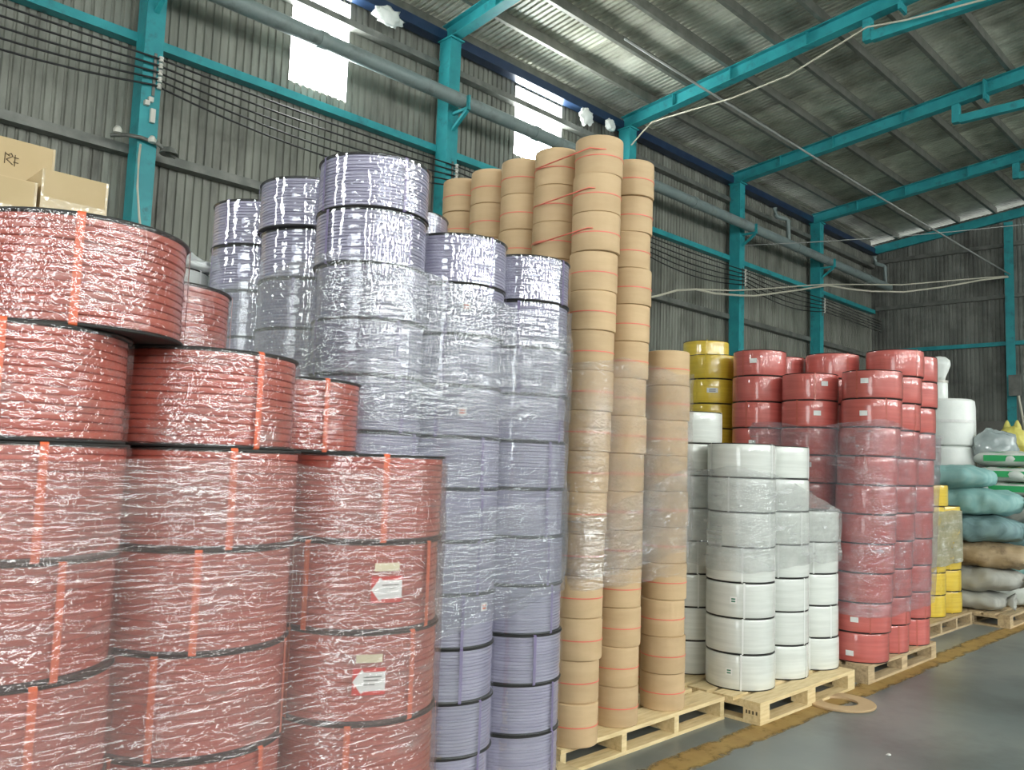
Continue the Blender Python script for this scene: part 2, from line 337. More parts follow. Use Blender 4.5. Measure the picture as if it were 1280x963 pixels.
# columns and rafters
COLX = [-.55, 3.3, 7.5, 11.72, 15.55, 19.3]
cname = ['just left of the photo edge', 'at the left carrying white insulators', 'behind the purple coils', 'behind the kraft paper rolls', 'behind the yellow coils', 'behind the far red coils']
for i, x in enumerate(COLX):
    t = empty('wall_column', (x, 9.0, 0)); tag(t, 'teal steel H column ' + cname[i], 'column', 'teal wall columns')
    link('flange', MB().box(-.1, .1, -.12, -.108, 0, 7.62).mesh('flange'), 'teal', t)
    link('flange', MB().box(-.1, .1, .108, .12, 0, 7.62).mesh('flange'), 'teal', t)
    link('web', MB().box(-.006, .006, -.108, .108, 0, 7.62).mesh('web'), 'teal', t)
    link('side_plate', MB().box(-.1, -.092, -.108, .108, 0, 7.62).mesh('side_plate'), 'teal', t)
    link('cap_plate', MB().box(-.13, .13, -.16, .14, 7.62, 7.64).mesh('cap_plate'), 'teal', t)
    # bracket that carries the pipe
    link('bracket', MB().bar((.0, -.12, 6.28), (.0, -.42, 6.49), .05, .04).bar((0, -.12, 6.515), (0, -.46, 6.515), .05, .04).bar((0, -.44, 6.52), (0, -.44, 6.7), .05, .03).mesh('bracket'), 'teal', t)
    t = empty('roof_rafter', (x, 0, 0)); tag(t, 'teal rafter beam rising from the column ' + cname[i], 'beam', 'teal roof rafters')
    def seg(y0, y1, dz0, dz1, wd):
        m = MB(); a, b = roof_z(y0), roof_z(y1)
        n = len(m.v); m.v += [(sx*wd/2, y, z) for y, zz in ((y0, a), (y1, b)) for sx in (-1, 1) for z in (zz+dz0, zz+dz1)]
        m.f += [(0, 1, 3, 2), (4, 6, 7, 5), (0, 4, 5, 1), (2, 3, 7, 6), (0, 2, 6, 4), (1, 5, 7, 3)]; return m
    link('bottom_flange', seg(9.1, -3.6, -.235, -.222, .17).mesh('bottom_flange'), 'teal', t)
    link('top_flange', seg(9.1, -3.6, -.012, 0.0, .17).mesh('top_flange'), 'teal', t)
    link('web', seg(9.1, -3.6, -.222, -.012, .012).mesh('web'), 'teal', t)
    for y in (8.0, 6.9, 5.6, 4.2, 2.8, 1.4, 0): link('stiffener', seg(y+.006, y-.006, -.222, -.012, .165).mesh('stiffener'), 'teal', t)
    link('splice_plate', seg(4.24, 4.2, -.34, .01, .24).mesh('splice_plate'), 'teal', t)
    t = empty('tie_beam', (x, 4.7, 7.87)); tag(t, 'level teal tie beam hung under the rafter from the column ' + cname[i], 'beam', 'teal tie beams')
    link('hanger', MB().box(-.06, .06, -.06, .06, -.05, .3).mesh('hanger'), 'teal', t)
    link('beam', MB().box(-.055, .055, -9.4, -.06, -.07, .07).mesh('beam'), 'teal', t)
# gable frame on the back wall
for y, d in ((5.8, 'seen above the sacks'), (1.2, 'right of the photo edge')):
    t = empty('gable_column', (BX-.12, y, 0)); tag(t, 'teal gable post on the back wall ' + d, 'column', 'gable posts')
    z = roof_z(y)-.3
    link('flange', MB().box(-.1, -.088, -.1, .1, 0, z).mesh('flange'), 'teal', t); link('web', MB().box(-.088, .1, -.006, .006, 0, z).mesh('web'), 'teal', t)
m = MB(); n = 0
y0, y1 = 9.1, -3.6
for y in (y0, y1): m.v += [(BX+sx, y, roof_z(y)+dz) for sx in (-.14, -.06) for dz in (-.22, .0)]
m.f += [(0, 1, 3, 2), (4, 6, 7, 5), (0, 4, 5, 1), (2, 3, 7, 6), (0, 2, 6, 4), (1, 5, 7, 3)]
tag(link('gable_beam', m.mesh('gable_beam'), 'teal'), 'dark teal sloping beam along the top of the back wall', 'beam')
for z, mt, d in ((7.42, 'galv', 'highest grey rail'), (6.12, 'galv', 'grey rail under the pale cables'), (4.93, 'teal', 'teal rail')):
    tag(link('wall_rail', MB().box(BX-.1, BX-.02, -12, 9.1, z-.05, z+.05).mesh('wall_rail'), mt), d + ' crossing the back wall', 'rail', 'back wall rails')
# left wall rails
for z, h, mt, d in ((7.3, .045, 'galv', 'uppermost thin dark rail'), (6.04, .05, 'teal', 'teal rail'), (4.79, .05, 'galv', 'lower grey rail'), (3.4, .05, 'teal', 'rail hidden low'), (2.0, .05, 'teal', 'lowest rail')):
    t = empty('wall_girt', (0, 9.18, z)); tag(t, d + ' running the length of the left wall', 'rail', 'left wall rails')
    link('face', MB().box(-6, 23.1, -.075, -.069, -h, h).mesh('face'), mt, t); link('lip', MB().box(-6, 23.1, -.069, .06, h-.006, h).box(-6, 23.1, -.069, .06, -h, -h+.006).mesh('lip'), mt, t)
tag(link('eave_beam', MB().box(-6, 23.1, 9.08, 9.2, 7.64, 7.82).box(-6, 23.1, 9.02, 9.2, 7.635, 7.65).mesh('eave_beam'), 'navy'), 'navy blue eave beam under the roof edge', 'beam')
# long pipe
t = empty('long_pipe', (0, 8.68, 6.645)); tag(t, 'thick grey pipe running along the left wall on brackets', 'pipe')
link('pipe', MB().tube([(-6, 0, 0), (8, 0, 0), (22.95, 0, 0)], .1, 16).mesh('pipe', 50), 'pipe_grey', t)
for x in (1.0, 5.2, 9.0, 13.4, 17.6, 21.6): link('coupling', MB().tube([(x-.05, 0, 0), (x+.05, 0, 0)], .112, 16).mesh('coupling', 50), 'pipe_grey', t)
for x, d in ((17.2, 'past the fourth column'), (22.7, 'by the far corner')):
    t = empty('vent_elbow', (x, 8.68, 6.74)); tag(t, 'crooked grey branch pipe on the long pipe ' + d, 'pipe', 'branch pipes')
    link('riser', MB().tube([(0, 0, 0), (0, 0, .42), (-.05, .05, .47), (-.3, .12, .47)], .05, 10).mesh('riser', 50), 'pipe_grey', t)
    link('upper_bend', MB().tube([(-.3, .12, .47), (-.36, .12, .5), (-.36, .14, .66)], .05, 10).mesh('upper_bend', 50), 'pipe_grey', t)

# cables on the wall, sagging from column to column
def sag(a, b, d, n=10):
    a, b = Vector(a), Vector(b); return [tuple(a.lerp(b, i/n)+Vector((0, 0, -4*d*(i/n)*(1-i/n)))) for i in range(n+1)]
dn = ['topmost', 'second', 'third', 'fourth', 'lowest']
for k in range(5):
    pts = []
    for i in range(len(COLX)-1): pts += sag((COLX[i]+.02, 8.84, 5.76-.075*k), (COLX[i+1]+.02, 8.84, 5.76-.075*k), .03+.035*k)[(1 if pts else 0):]
    pts = sag((-4.4, 8.84, 5.7-.075*k), pts[0], .1)[:-1] + pts + [(BX-.4, 8.84, 5.7-.07*k)]
    tag(link('power_cable', MB().tube(pts, .011, 6).mesh('power_cable', 180), 'black_cable'), dn[k] + ' of the five black cables strung along the left wall', 'cable', 'wall cables')
for i, x in enumerate(COLX):
    t = empty('insulator_rack', (x+.055, 8.875, 5.4)); tag(t, 'white ceramic insulators on the column ' + cname[i], 'insulator', 'insulator racks')
    link('rack_plate', MB().box(-.05, -.02, -.01, 0, -.05, .42).mesh('rack_plate'), 'galv', t)
    for k in range(5):
        m = MB().lathe([(.0, -.028), (.022, -.028), (.026, -.012), (.018, 0), (.026, .012), (.022, .028), (0, .028)], 10)
        o = link('insulator', m.mesh('insulator', 60), 'ceramic', t); o.location = (.012, -.035, .36-.075*k)
t = empty('junction_box', (3.3, 8.875, 5.1)); tag(t, 'small white switch boxes on the left teal column', 'switch box')
for n_, a in (('box', (-.03, .02, -.04, 0, .17, .22)), ('box', (-.07, -.02, -.05, 0, .12, .17)), ('box', (.0, .05, -.04, 0, -.05, .1))): link(n_, MB().box(*a).mesh('box'), 'ceramic', t)
t = empty('strut_clamp', (3.3, 8.86, 4.8)); tag(t, 'grey clamp with small reflectors on the left teal column', 'clamp')
link('arm', MB().tube([(-.34, .1, .03), (-.22, .0, .045), (-.08, -.03, .05), (.1, -.03, .03), (.3, 0, -.05)], .022, 8).mesh('arm', 60), 'galv', t)
for x in (-.33, .02): link('knob', MB().lathe([(0, -.03), (.04, -.02), (.045, .01), (.02, .05), (0, .05)], 10).mesh('knob', 60), 'ceramic', t).location = (x, -.06, .04)
link('shade', MB().lathe([(.02, .05), (.06, .03), (.1, -.03), (.095, -.035), (.0, .0)], 14).mesh('shade', 60), 'galv', t).location = (.22, -.02, -.01)
pts = [(3.22, 8.84, 4.78), (3.2, 8.8, 4.6), (3.2, 8.78, 4.3), (3.24, 8.78, 4.0), (3.32, 8.8, 3.6), (3.36, 8.82, 3.2), (3.38, 8.84, 2.6)]
tag(link('drop_cable', MB().tube(pts, .012, 6).mesh('drop_cable', 180), 'cream_cable'), 'pale cable dropping down the left teal column', 'cable')
# overhead wires
tag(link('slack_wire', MB().tube([(11.62, 8.84, 7.28), (11.6, 8.6, 7.44), (11.55, 8.35, 7.55), (11.5, 7.66, 7.52), (11.5, 6.76, 7.50), (11.5, 5.8, 7.58), (11.5, 5.18, 7.76), (11.55, 4.65, 7.95), (11.55, 4.1, 7.86), (11.55, 3.06, 7.78), (11.55, .5, 7.8)], .014, 6).mesh('slack_wire', 180), 'cream_cable'), 'pale slack cable looping under the bright teal rafter', 'cable')
tag(link('stretched_rope', MB().tube(sag((9.6, 7.47, 7.98), (BX-.24, 5.78, 6.62), .05), .018, 6).mesh('stretched_rope', 180), 'grey_rope'), 'grey rope stretched diagonally from roof to back wall post', 'rope')
def wire(pts, name, label, mt, r): tag(link(name, MB().tube(pts, r, 6).mesh(name, 180), mt), label, 'cable', 'pale cables to the back post')
p1 = [(11.8, 8.8, 4.5), (12.3, 8.7, 4.66), (12.9, 8.7, 4.86), (13.54, 8.7, 4.99), (14.2, 8.7, 5.02), (15.01, 8.7, 5.12), (15.7, 8.7, 5.22), (16.33, 8.7, 5.36), (17.8, 8.7, 5.71), (19.27, 8.72, 6.07), (19.7, 8.38, 6.01), (20.14, 8.03, 5.99), (20.79, 7.51, 6.02), (21.58, 6.88, 6.2), (22.4, 6.23, 6.44), (22.93, 5.81, 6.55)]
wire(p1, 'sagging_cable', 'lower cream cable sagging between the far columns', 'cream_cable', .022)
p2 = [(13.56, 8.73, 5.0), (15.0, 8.74, 5.22), (16.4, 8.74, 5.5), (17.8, 8.74, 5.8), (19.27, 8.76, 6.1), (20.79, 7.54, 6.2), (22.0, 6.6, 6.42), (22.94, 5.83, 6.58)]
wire(p2, 'taut_cable', 'upper cream cable drawn to the back wall post', 'cream_cable', .016)
wire(sag((15.6, 8.85, 6.3), (BX-.2, 2.0, 7.75), .15, 16), 'thin_cable', 'thin grey cable crossing near the far corner', 'grey_rope', .01)
# torn plastic caught on the eave beam
def crumple(sx, sy, sz, seed, n=14, amp=.35):
    m = MB(); k = 0
    for i in range(n+1):
        th = PI*i/n
        for j in range(n*2):
            ph = PI*j/n; d = Vector((math.sin(th)*math.cos(ph), math.sin(th)*math.sin(ph), math.cos(th)))
            q = 1+amp*(noise.noise(d*2.2+Vector((seed, 0, 0)))+.5*noise.noise(d*5+Vector((0, seed, 0)))); m.v.append((d.x*sx*q, d.y*sy*q, d.z*sz*q))
    for i in range(n):
        for j in range(n*2):
            a = i*n*2+j; b = i*n*2+(j+1) % (n*2); m.f.append((a, a+n*2, b+n*2, b))
    return m
for i, (x, z, sx, sz, d) in enumerate(((6.4, 7.55, .22, .13, 'beside the big daylight sheet'), (10.55, 7.5, .16, .14, 'beside the second daylight sheet'), (11.2, 7.56, .12, .1, 'near the bright rafter foot'))):
    tag(link('plastic_scrap', crumple(sx, .06, sz, i*3.1, 12, .5).mesh('plastic_scrap', 180), 'white_plastic'), 'torn white plastic caught on the eave ' + d, 'plastic scrap', 'plastic scraps').location = (x, 9.0, z)

# ------------------------------------------------------------------ floor marking and cardboard ring
m, nt, out = nodes('line_paint')
b = nt.nodes.new('ShaderNodeBsdfPrincipled'); b.inputs['Roughness'].default_value = .6
tc = nt.nodes.new('ShaderNodeTexCoord').outputs['Object']
nt.links.new(mixc(nt, ramp(nt, noise_tex(nt, tc, 5), .35, .65), (.30, .18, .05), (.38, .25, .08)), b.inputs['Base Color'])
tr = nt.nodes.new('ShaderNodeBsdfTransparent'); mx = nt.nodes.new('ShaderNodeMixShader')
sep = nt.nodes.new('ShaderNodeSeparateXYZ'); nt.links.new(tc, sep.inputs[0])
edge = math_n(nt, 'ABSOLUTE', sep.outputs[1], 0)
worn = math_n(nt, 'ADD', ramp(nt, edge, .045, .1, 0, .55), ramp(nt, noise_tex(nt, tc, 7, (1, 1, 1), 6, .7), .35, .75, 0, .8))
nt.links.new(ramp(nt, worn, .35, .95), mx.inputs[0]); nt.links.new(b.outputs[0], mx.inputs[1]); nt.links.new(tr.outputs[0], mx.inputs[2]); nt.links.new(mx.outputs[0], out.inputs[0])
o = link('floor_line', MB().box(-6, 23, -.1, .1, 0, .0015).mesh('floor_line'), 'line_paint'); o.location = (0, 2.65, .0005)
tag(o, 'worn yellow painted line along the aisle floor', 'floor marking')
o = link('cardboard_ring', MB().lathe([(.12, 0), (.235, 0), (.238, .012), (.235, .016), (.12, .016), (.118, .01), (.12, 0)], 40).mesh('cardboard_ring', 30), 'kraft'); o.location = (5.93, 2.6, .003)
tag(o, 'flat brown cardboard ring lying on the yellow line', 'cardboard ring')
for i, (x, y) in enumerate(((5.1, 1.95), (4.2, 2.35))):
    tag(link('paper_scrap', crumple(.018, .012, .004, i, 5).mesh('paper_scrap'), 'label_white'), ('tiny white scrap on the open grey floor', 'tiny white scrap on the floor near the yellow line')[i], 'scrap').location = (x, y, .004)

# ------------------------------------------------------------------ pallets
def pallet(x0, x1, y0, y1, label, mt, kind='stringer', h=.14, stringers=4, boards=6):
    t = empty('pallet', (x0, y0, 0)); tag(t, label, 'pallet', 'wooden pallets')
    LX, LY = x1-x0, y1-y0; bw = LY/boards*.8
    for i in range(boards):
        y = i*(LY-bw)/(boards-1); o = link('deck_board', MB().box(0, LX, 0, bw, h-.024, h).mesh('deck_board'), mt, t); o.location = (0, y, 0)
    if kind == 'stringer':
        for i in range(stringers):
            x = i*(LX-.045)/(stringers-1); o = link('stringer', MB().box(0, .045, .004, LY-.004, .02, h-.025).mesh('stringer'), mt, t); o.location = (x, 0, 0)
    else:
        for i in range(3):
            for j in range(3):
                o = link('block', MB().box(0, .12, 0, .12, .02, h-.046).mesh('block'), mt, t); o.location = (i*(LX-.12)/2, j*(LY-.12)/2, 0)
            o = link('cross_board', MB().box(0, .12, 0, LY, h-.046, h-.0245).mesh('cross_board'), mt, t); o.location = (i*(LX-.12)/2, 0, 0)
    for j in range(3):
        o = link('bottom_board', MB().box(0, LX, 0, .1, 0, .02).mesh('bottom_board'), mt, t); o.location = (0, j*(LY-.1)/2, 0)
    if kind == 'block':
        for i in range(2): o = link('bottom_board', MB().box(0, .1, .1, LY-.1, 0, .0195).mesh('bottom_board'), mt, t); o.location = (i*(LX-.1), 0, 0)
    return t
pallet(.27, 1.8, 1.88, 2.92, 'pallet under the near red strapping coils', 'pine')
pallet(1.78, 3.24, 2.66, 4.12, 'pallet under the purple strapping coils', 'pine')
pallet(3.37, 4.96, 2.93, 4.35, 'fresh pale pallet under the kraft paper rolls', 'pine')
pp = pallet(5.0, 6.42, 2.7, 3.82, 'block pallet with stamped corner under the white coils', 'pine', 'block')
for k, (a, z0) in enumerate(((.02, .06), (.045, .06), (.07, .06), (.09, .06))): link('stamp_mark', MB().box(-.0008, 0, a, a+.012, z0, z0+.022).mesh('stamp_mark'), 'brown_ink', pp)
pallet(6.62, 8.1, 2.68, 4.0, 'pallet under the far red coils', 'pine_old', 'block')
pallet(6.66, 7.9, 4.02, 5.0, 'pallet under the yellow coils behind the far red stack', 'pine_old')
pallet(8.8, 10.27, 3.02, 4.0, 'pallet under the yellow and clouded film stack by the sacks', 'pine_old')
pallet(10.3, 11.75, 2.66, 3.5, 'low pallet under the pile of woven sacks', 'pine_old', 'block')
pallet(11.55, 12.3, 3.52, 4.3, 'pallet under the tall white rolls behind the sacks', 'pine_old')
pallet(1.3, 1.77, 3.95, 4.45, 'pallet under the hidden white coil column behind the red ones', 'pine_old')
pallet(.35, 1.75, 4.92, 5.75, 'pallet under the brown cartons', 'pine_old')

# ------------------------------------------------------------------ coils
def winding(R, h, bands, seg, seed):
    rnd = random.Random(seed); prof = []; bw = (h-.016)/bands; z = .008
    for i in range(bands):
        r = R-.007+rnd.uniform(-.0012, .0012)
        prof += [(r-.005, z+.0006), (r-.0006, z+.0024), (r, z+bw*.35), (r, z+bw*.7), (r-.0006, z+bw-.002), (r-.005, z+bw-.0002)]; z += bw
    ph = [rnd.uniform(0, 6.28) for _ in range(bands+1)]
    def wob(i, r, z, t):
        b = i//6; q = i % 6; k = b if q < 3 else b+1
        return r, z+(.0016*math.sin(2*t+ph[k])+.001*math.sin(5*t+ph[k]*2))*(1 if 0 < k < bands else 0)
    return MB().lathe(prof, seg, wob).mesh('winding', 40)
def shell(R, z0, z1, seg, rows, amp, seed):
    m = MB(); m.uv = []
    for i in range(rows+1):
        z = z0+(z1-z0)*i/rows
        for k in range(seg+1):
            t = 2*PI*k/seg; p = Vector((math.cos(t), math.sin(t), z*8))
            r = R+amp*noise.noise(p*3+Vector((seed, 0, 0)))+amp*.7*noise.noise(p*9+Vector((0, seed, 0)))
            if k == seg: m.v.append((m.v[-seg][0], m.v[-seg][1], z))
            else: m.v.append((r*math.cos(t), r*math.sin(t), z))
            m.uv.append((t*R, z))
    for i in range(rows):
        for k in range(seg): a = i*(seg+1)+k; m.f.append((a, a+1, a+seg+2, a+seg+1))
    return m.mesh('film_wrap', 180)
def flange(R, th, hole): return MB().lathe([(hole, 0), (R-.002, 0), (R, th*.3), (R, th*.7), (R-.002, th), (hole, th), (hole, 0)], 64).mesh('flange', 35)
def tie(R, h, phi, w):
    m = MB(); n0 = 0
    for s in (-1, 1):
        a = s*w/2/R
        for r, z in ((R-.06, h+.001), (R-.002, h+.0015), (R+.0025, h-.004), (R+.0025, h*.5), (R+.0025, .004), (R-.002, -.0005), (R-.06, 0)):
            m.v.append((r*math.cos(phi+a), r*math.sin(phi+a), z))
    for i in range(6): m.f.append((i, i+7, i+8, i+1))
    return m.mesh('tie')
KINDS = {}
def kind_strap(key, R, h, bands, mat, tiemat, filmmat, tiew, ties=4):
    parts = []
    ws = [winding(R, h, bands, 96, s) for s in (1, 2, 3)]
    fl_ = flange(R, .007, .1)
    core = MB().lathe([(.1, .004), (.106, .004), (.106, h-.004), (.1, h-.004), (.1, .004)], 24).mesh('core', 40)
    tm = [tie(R, h, 2*PI*k/ties, tiew) for k in range(ties)]
    fm = [shell(R+.004, .006, h-.006, 96, 10, .0016, s) for s in (1, 2, 3)]
    for me in ws: me.materials.append(MATS[mat])
    for me in tm: me.materials.append(MATS[tiemat])
    for me in fm: me.materials.append(MATS[filmmat])
    fl_.materials.append(MATS['black_board']); core.materials.append(MATS['grey_board'])
    KINDS[key] = dict(R=R, h=h, ws=ws, fl=fl_, core=core, ties=tm, film=fm)
kind_strap('red', .242, .245, 13, 'red_strap', 'orange_tie', 'film_coil_red', .017)
kind_strap('purple', .2355, .2228, 15, 'purple_strap', 'purple_tie', 'film_coil_purple', .014)
def kind_wrap(key, R, h, mat, tiemat, seam='black_board'):
    body = MB().lathe([(.1, .004), (R-.012, .004), (R-.003, .008), (R, .018), (R+.001, h*.3), (R+.001, h*.7), (R, h-.016), (R-.003, h-.008), (R-.012, h-.003), (.1, h-.003), (.1, .004)], 56).mesh('winding', 40)
    body.materials.append(MATS[mat])
    f = flange(R-.003, .0045, .09); f.materials.append(MATS[seam])
    tm = [tie(R, h, 2*PI*k/3, .012) for k in range(3)]
    for me in tm: me.materials.append(MATS[tiemat])
    KINDS[key] = dict(R=R, h=h, body=body, fl=f, ties=tm)
kind_wrap('white', .233, .2346, 'white_wrap', 'white_tie'); kind_wrap('rose', .23, .229, 'rose_wrap', 'red_strap'); kind_wrap('yellow', .23, .229, 'yellow_wrap', 'yellow_wrap')
R, h = .1355, .219
kb = MB().lathe([(.06, h-.03), (.06, h-.001), (R-.006, h-.001), (R-.001, h-.005), (R, h-.015), (R, .012), (R-.0015, .003), (R-.006, 0), (.06, 0), (.06, .05)], 48).mesh('wrapper', 40); kb.materials.append(MATS['kraft'])
kc = MB().lathe([(.02, .02), (.0605, .02), (.0605, h-.02), (.02, h-.02), (.02, .02)], 20).mesh('core', 40); kc.materials.append(MATS['kraft_dark'])
ks = MB().lathe([(R+.0005, .0995), (R+.0025, .0995), (R+.0025, .105), (R+.0005, .105), (R+.0005, .0995)], 48).mesh('tie_string', 40); ks.materials.append(MATS['red_string'])
KINDS['kraft'] = dict(R=R, h=h, body=kb, core=kc, string=ks)
ORD = ['topmost', 'second from top', 'third from top', 'fourth from top', 'fifth from top', 'sixth from top', 'seventh from top', 'eighth from top', 'ninth from top', 'tenth from top', 'eleventh from top', 'twelfth from top', 'thirteenth from top', 'fourteenth from top', 'lowest']
CNT = [0]
def arrow_label(R, z, phi, parent):
    zl = lambda s: z-.034*(min(1, (s+.05)/.026)) if s < -.022 else z-.025
    zh = lambda s: z+.034*(min(1, (s+.05)/.026)) if s < -.022 else z+.025
    b = link('label_backing', MB().patch(R+.0052, phi, -.05, .04, z-.036, z+.036, 10).mesh('label_backing'), 'label_red', parent); b['label'] = 'red label backing'
    a = link('arrow_label', MB().patch(R+.0058, phi, -.05, .04, zl, zh, 18).mesh('arrow_label'), 'label_white', b); a['label'] = 'white arrow label pointing left'
    for k, zz in enumerate((.012, .003, -.008)): link('print_line', MB().patch(R+.0062, phi, -.02, .03-.01*k, z+zz-.0016, z+zz+.0016, 6).mesh('print_line'), 'galv', b)
    s = link('paper_strip', MB().patch(R+.0056, phi, -.042, .03, z+.05, z+.072, 8).mesh('paper_strip'), 'label_cream', parent); s['label'] = 'small cream paper strip'
def small_label(R, z, phi, w_, h_, parent, ink='green_ink'):
    a = link('label_sticker', MB().patch(R+.005, phi, -w_/2, w_/2, z-h_/2, z+h_/2, 5).mesh('label_sticker'), 'label_white', parent)
    if ink:
        for q in (.18, -.18): link('print_line', MB().patch(R+.0056, phi, -w_*.3, w_*.3, z+q*h_-.1*h_, z+q*h_+.1*h_, 4).mesh('print_line'), ink, a)
def coil(key, x, y, z, label, group, rot=None, film=True, nties=None, name=None, tilt=(0, 0)):
    K = KINDS[key]; i = CNT[0]; CNT[0] += 1
    nm = name or {'red': 'strapping_coil', 'purple': 'strapping_coil', 'kraft': 'kraft_roll'}.get(key, 'wrapped_coil')
    t = empty(nm, (x, y, z), random.uniform(0, 6.28) if rot is None else rad(rot)); tag(t, label, 'roll' if key == 'kraft' else 'coil', group)
    t.rotation_euler.x, t.rotation_euler.y = tilt
    h = K['h']
    if key in ('red', 'purple'):
        link('winding', K['ws'][i % 3], None, t); link('flange', K['fl'], None, t); link('flange', K['fl'], None, t).location = (0, 0, h-.007)
        link('core', K['core'], None, t)
        for me in K['ties'][:nties or 4]: link('tie', me, None, t)
        if film: f = link('film_wrap', K['film'][i % 3], None, t); f['label'] = 'clear crinkled film around the coil'
    elif key == 'kraft':
        link('wrapper', K['body'], None, t); link('core', K['core'], None, t); link('tie_string', K['string'], None, t)
    else:
        link('winding', K['body'], None, t); link('flange', K['fl'], None, t).location = (0, 0, 0)
        link('flange', K['fl'], None, t).location = (0, 0, h-.0045)
        for me in K['ties'][:nties or 3]: link('tie', me, None, t)
    return t
def column(key, x, y, n, where, group, rots=None, lean=(0, 0), jit=.006, noun=None, z0=.14, over=None):
    """stack of n coils; where completes the label; over: {index from top: (dx,dy)}"""
    K = KINDS[key]; out = []
    noun = noun or {'red': 'red coil', 'purple': 'purple coil', 'kraft': 'kraft roll', 'white': 'white coil', 'rose': 'far red coil', 'yellow': 'yellow coil'}[key]
    for k in range(n):                      # k counts from the top
        lv = n-1-k; z = z0+lv*K['h']
        dx, dy = (over or {}).get(k, (0, 0))
        word = ORD[k] if k < n-1 else 'lowest'
        out.append(coil(key, x+lean[0]*lv+random.uniform(-jit, jit)+dx, y+lean[1]*lv+random.uniform(-jit, jit)+dy, z, '%s, %s in %s' % (noun, word, where), group, (rots or {}).get(k)))
    return out
G = 'red strapping coils in the near stack'
R1 = column('red', .546, 2.126, 8, 'the leftmost front red column', G, {0: -107.9, 1: -110, 2: -91, 4: -87}, over={0: (.11, 0), 1: (-.015, 0)})
R2 = column('red', 1.023, 2.175, 7, 'the middle front red column', G, {0: -82.5, 1: -100.9, 2: -115.2, 3: -134.6, 4: -68.5}, over={0: (-.02, 0.01)})
R3 = column('red', 1.514, 2.141, 6, 'the front red column beside the purple coils', G, {0: -111.5, 1: -161.3, 2: -85.7, 3: -128.6})
column('red', 1.03, 2.665, 8, 'the second red row behind the middle column', G)
column('red', 1.53, 2.635, 7, 'the second red row nearest the purple coils', G, {0: -92})
for t, phi in ((R3[1], -105.4), (R3[2], -115.2)): arrow_label(.242, .118, rad(phi)-t.rotation_euler.z, t)
G = 'purple strapping coils'
P1 = column('purple', 2.033, 2.898, 12, 'the tall front purple column', G, {0: -93.8, 1: -83.6}, jit=.009)
P2 = column('purple', 2.509, 2.907, 11, 'the middle front purple column', G, {4: -92.6, 5: -89.7, 6: -92.4, 7: -108.8, 8: -109, 9: -84})
P3 = column('purple', 2.975, 2.92, 11, 'the front purple column beside the kraft rolls', G, {4: -97, 5: -96.8, 6: -94, 7: -86, 8: -110, 9: -80, 10: -77})
P1b = column('purple', 2.03, 3.375, 12, 'the purple column behind the tall front one', G, over={0: (-.015, -.01)})
P1c = column('purple', 2.03, 3.85, 12, 'the rearmost purple column on the left', G)
column('purple', 2.56, 3.39, 12, 'the purple column behind the middle front one', G)
for t, phi, z in ((P2[7], -82, .17), (P1c[1], -95, .1), (P2[1], -118, .12), (P2[3], -118, .11)):
    small_label(.2355, z, rad(phi)-t.rotation_euler.z, .04, .035, t, 'orange_tie')
G = 'kraft paper rolls'
LN = (.0042, -.0032)
K1 = column('kraft', 3.53, 3.0, 15, 'the tall kraft column nearest the purple coils', G, lean=LN, jit=.007)
K2 = column('kraft', 3.98, 3.07, 15, 'the second tall front kraft column', G, lean=(.0025, -.0015), jit=.007)
K3 = column('kraft', 4.46, 3.07, 10, 'the short front kraft column beside the white coils', G, jit=.007)
column('kraft', 4.72, 3.33, 9, 'the short kraft column just behind the front one', G)
for k, d in enumerate(('second', 'third', 'fourth', 'fifth')):
    column('kraft', 3.54, 3.278+.278*k, 15, 'the %s kraft column back from the aisle' % d, G, lean=(.003, -.001), jit=.005)
for t, phi in ((K1[12], -62), (K1[13], -58), (K3[6], -48), (K3[7], -46), (K3[8], -45), (K3[9], -45), (K2[12], -55)):
    link('paper_tear', MB().patch(.1362, rad(phi)-t.rotation_euler.z, -.012, .012, lambda q: .207+.2*max(0, q), lambda q: .213+.35*max(0, q), 4).mesh('paper_tear'), 'ink', t)['label'] = 'small black tear at the wrapper edge'
G = 'white wrapped coils'
W1 = column('white', 5.36, 3.05, 7, 'the front white column at the pallet corner', G, {3: -147, 4: -144, 5: -146, 6: -148.8}, jit=.004)
W2 = column('white', 5.845, 3.04, 7, 'the middle front white column', G, {4: -95, 5: -95, 6: -85}, jit=.004)
W3 = column('white', 6.315, 3.03, 5, 'the short white column nearest the far red coils', G, jit=.004)
W4 = column('white', 5.45, 3.535, 8, 'the white column behind the pallet corner one', G, jit=.003)
for t, phi in ((W1[4], -161.3), (W1[6], -167.9)): small_label(.233, .12, rad(phi)-t.rotation_euler.z, .045, .045, t)
column('white', 1.665, 4.18, 10, 'the column glimpsed between red and purple coils', G)
G = 'far red wrapped coils'
F1 = column('rose', 6.87, 2.86, 10, 'the front far red column by the white coils', G, lean=(.0045, -.012), jit=.004)
F2 = column('rose', 7.39, 2.9, 11, 'the middle front far red column', G, lean=(.005, -.0125), jit=.004)
F3 = column('rose', 7.88, 2.9, 11, 'the last front far red column', G, lean=(.003, -.0085), jit=.004)
F4 = column('rose', 6.89, 3.33, 10, 'the far red column behind the front one', G, lean=(.001, -.006), jit=.004)
F5 = column('rose', 6.89, 3.78, 11, 'the rear far red column beside the yellow coils', G, jit=.004, lean=(0, -.003))
column('rose', 7.38, 3.36, 11, 'the centre far red column', G, jit=.004, lean=(.002, -.005))
column('rose', 7.37, 3.83, 11, 'the rear middle far red column', G, jit=.003, lean=(.001, -.003))
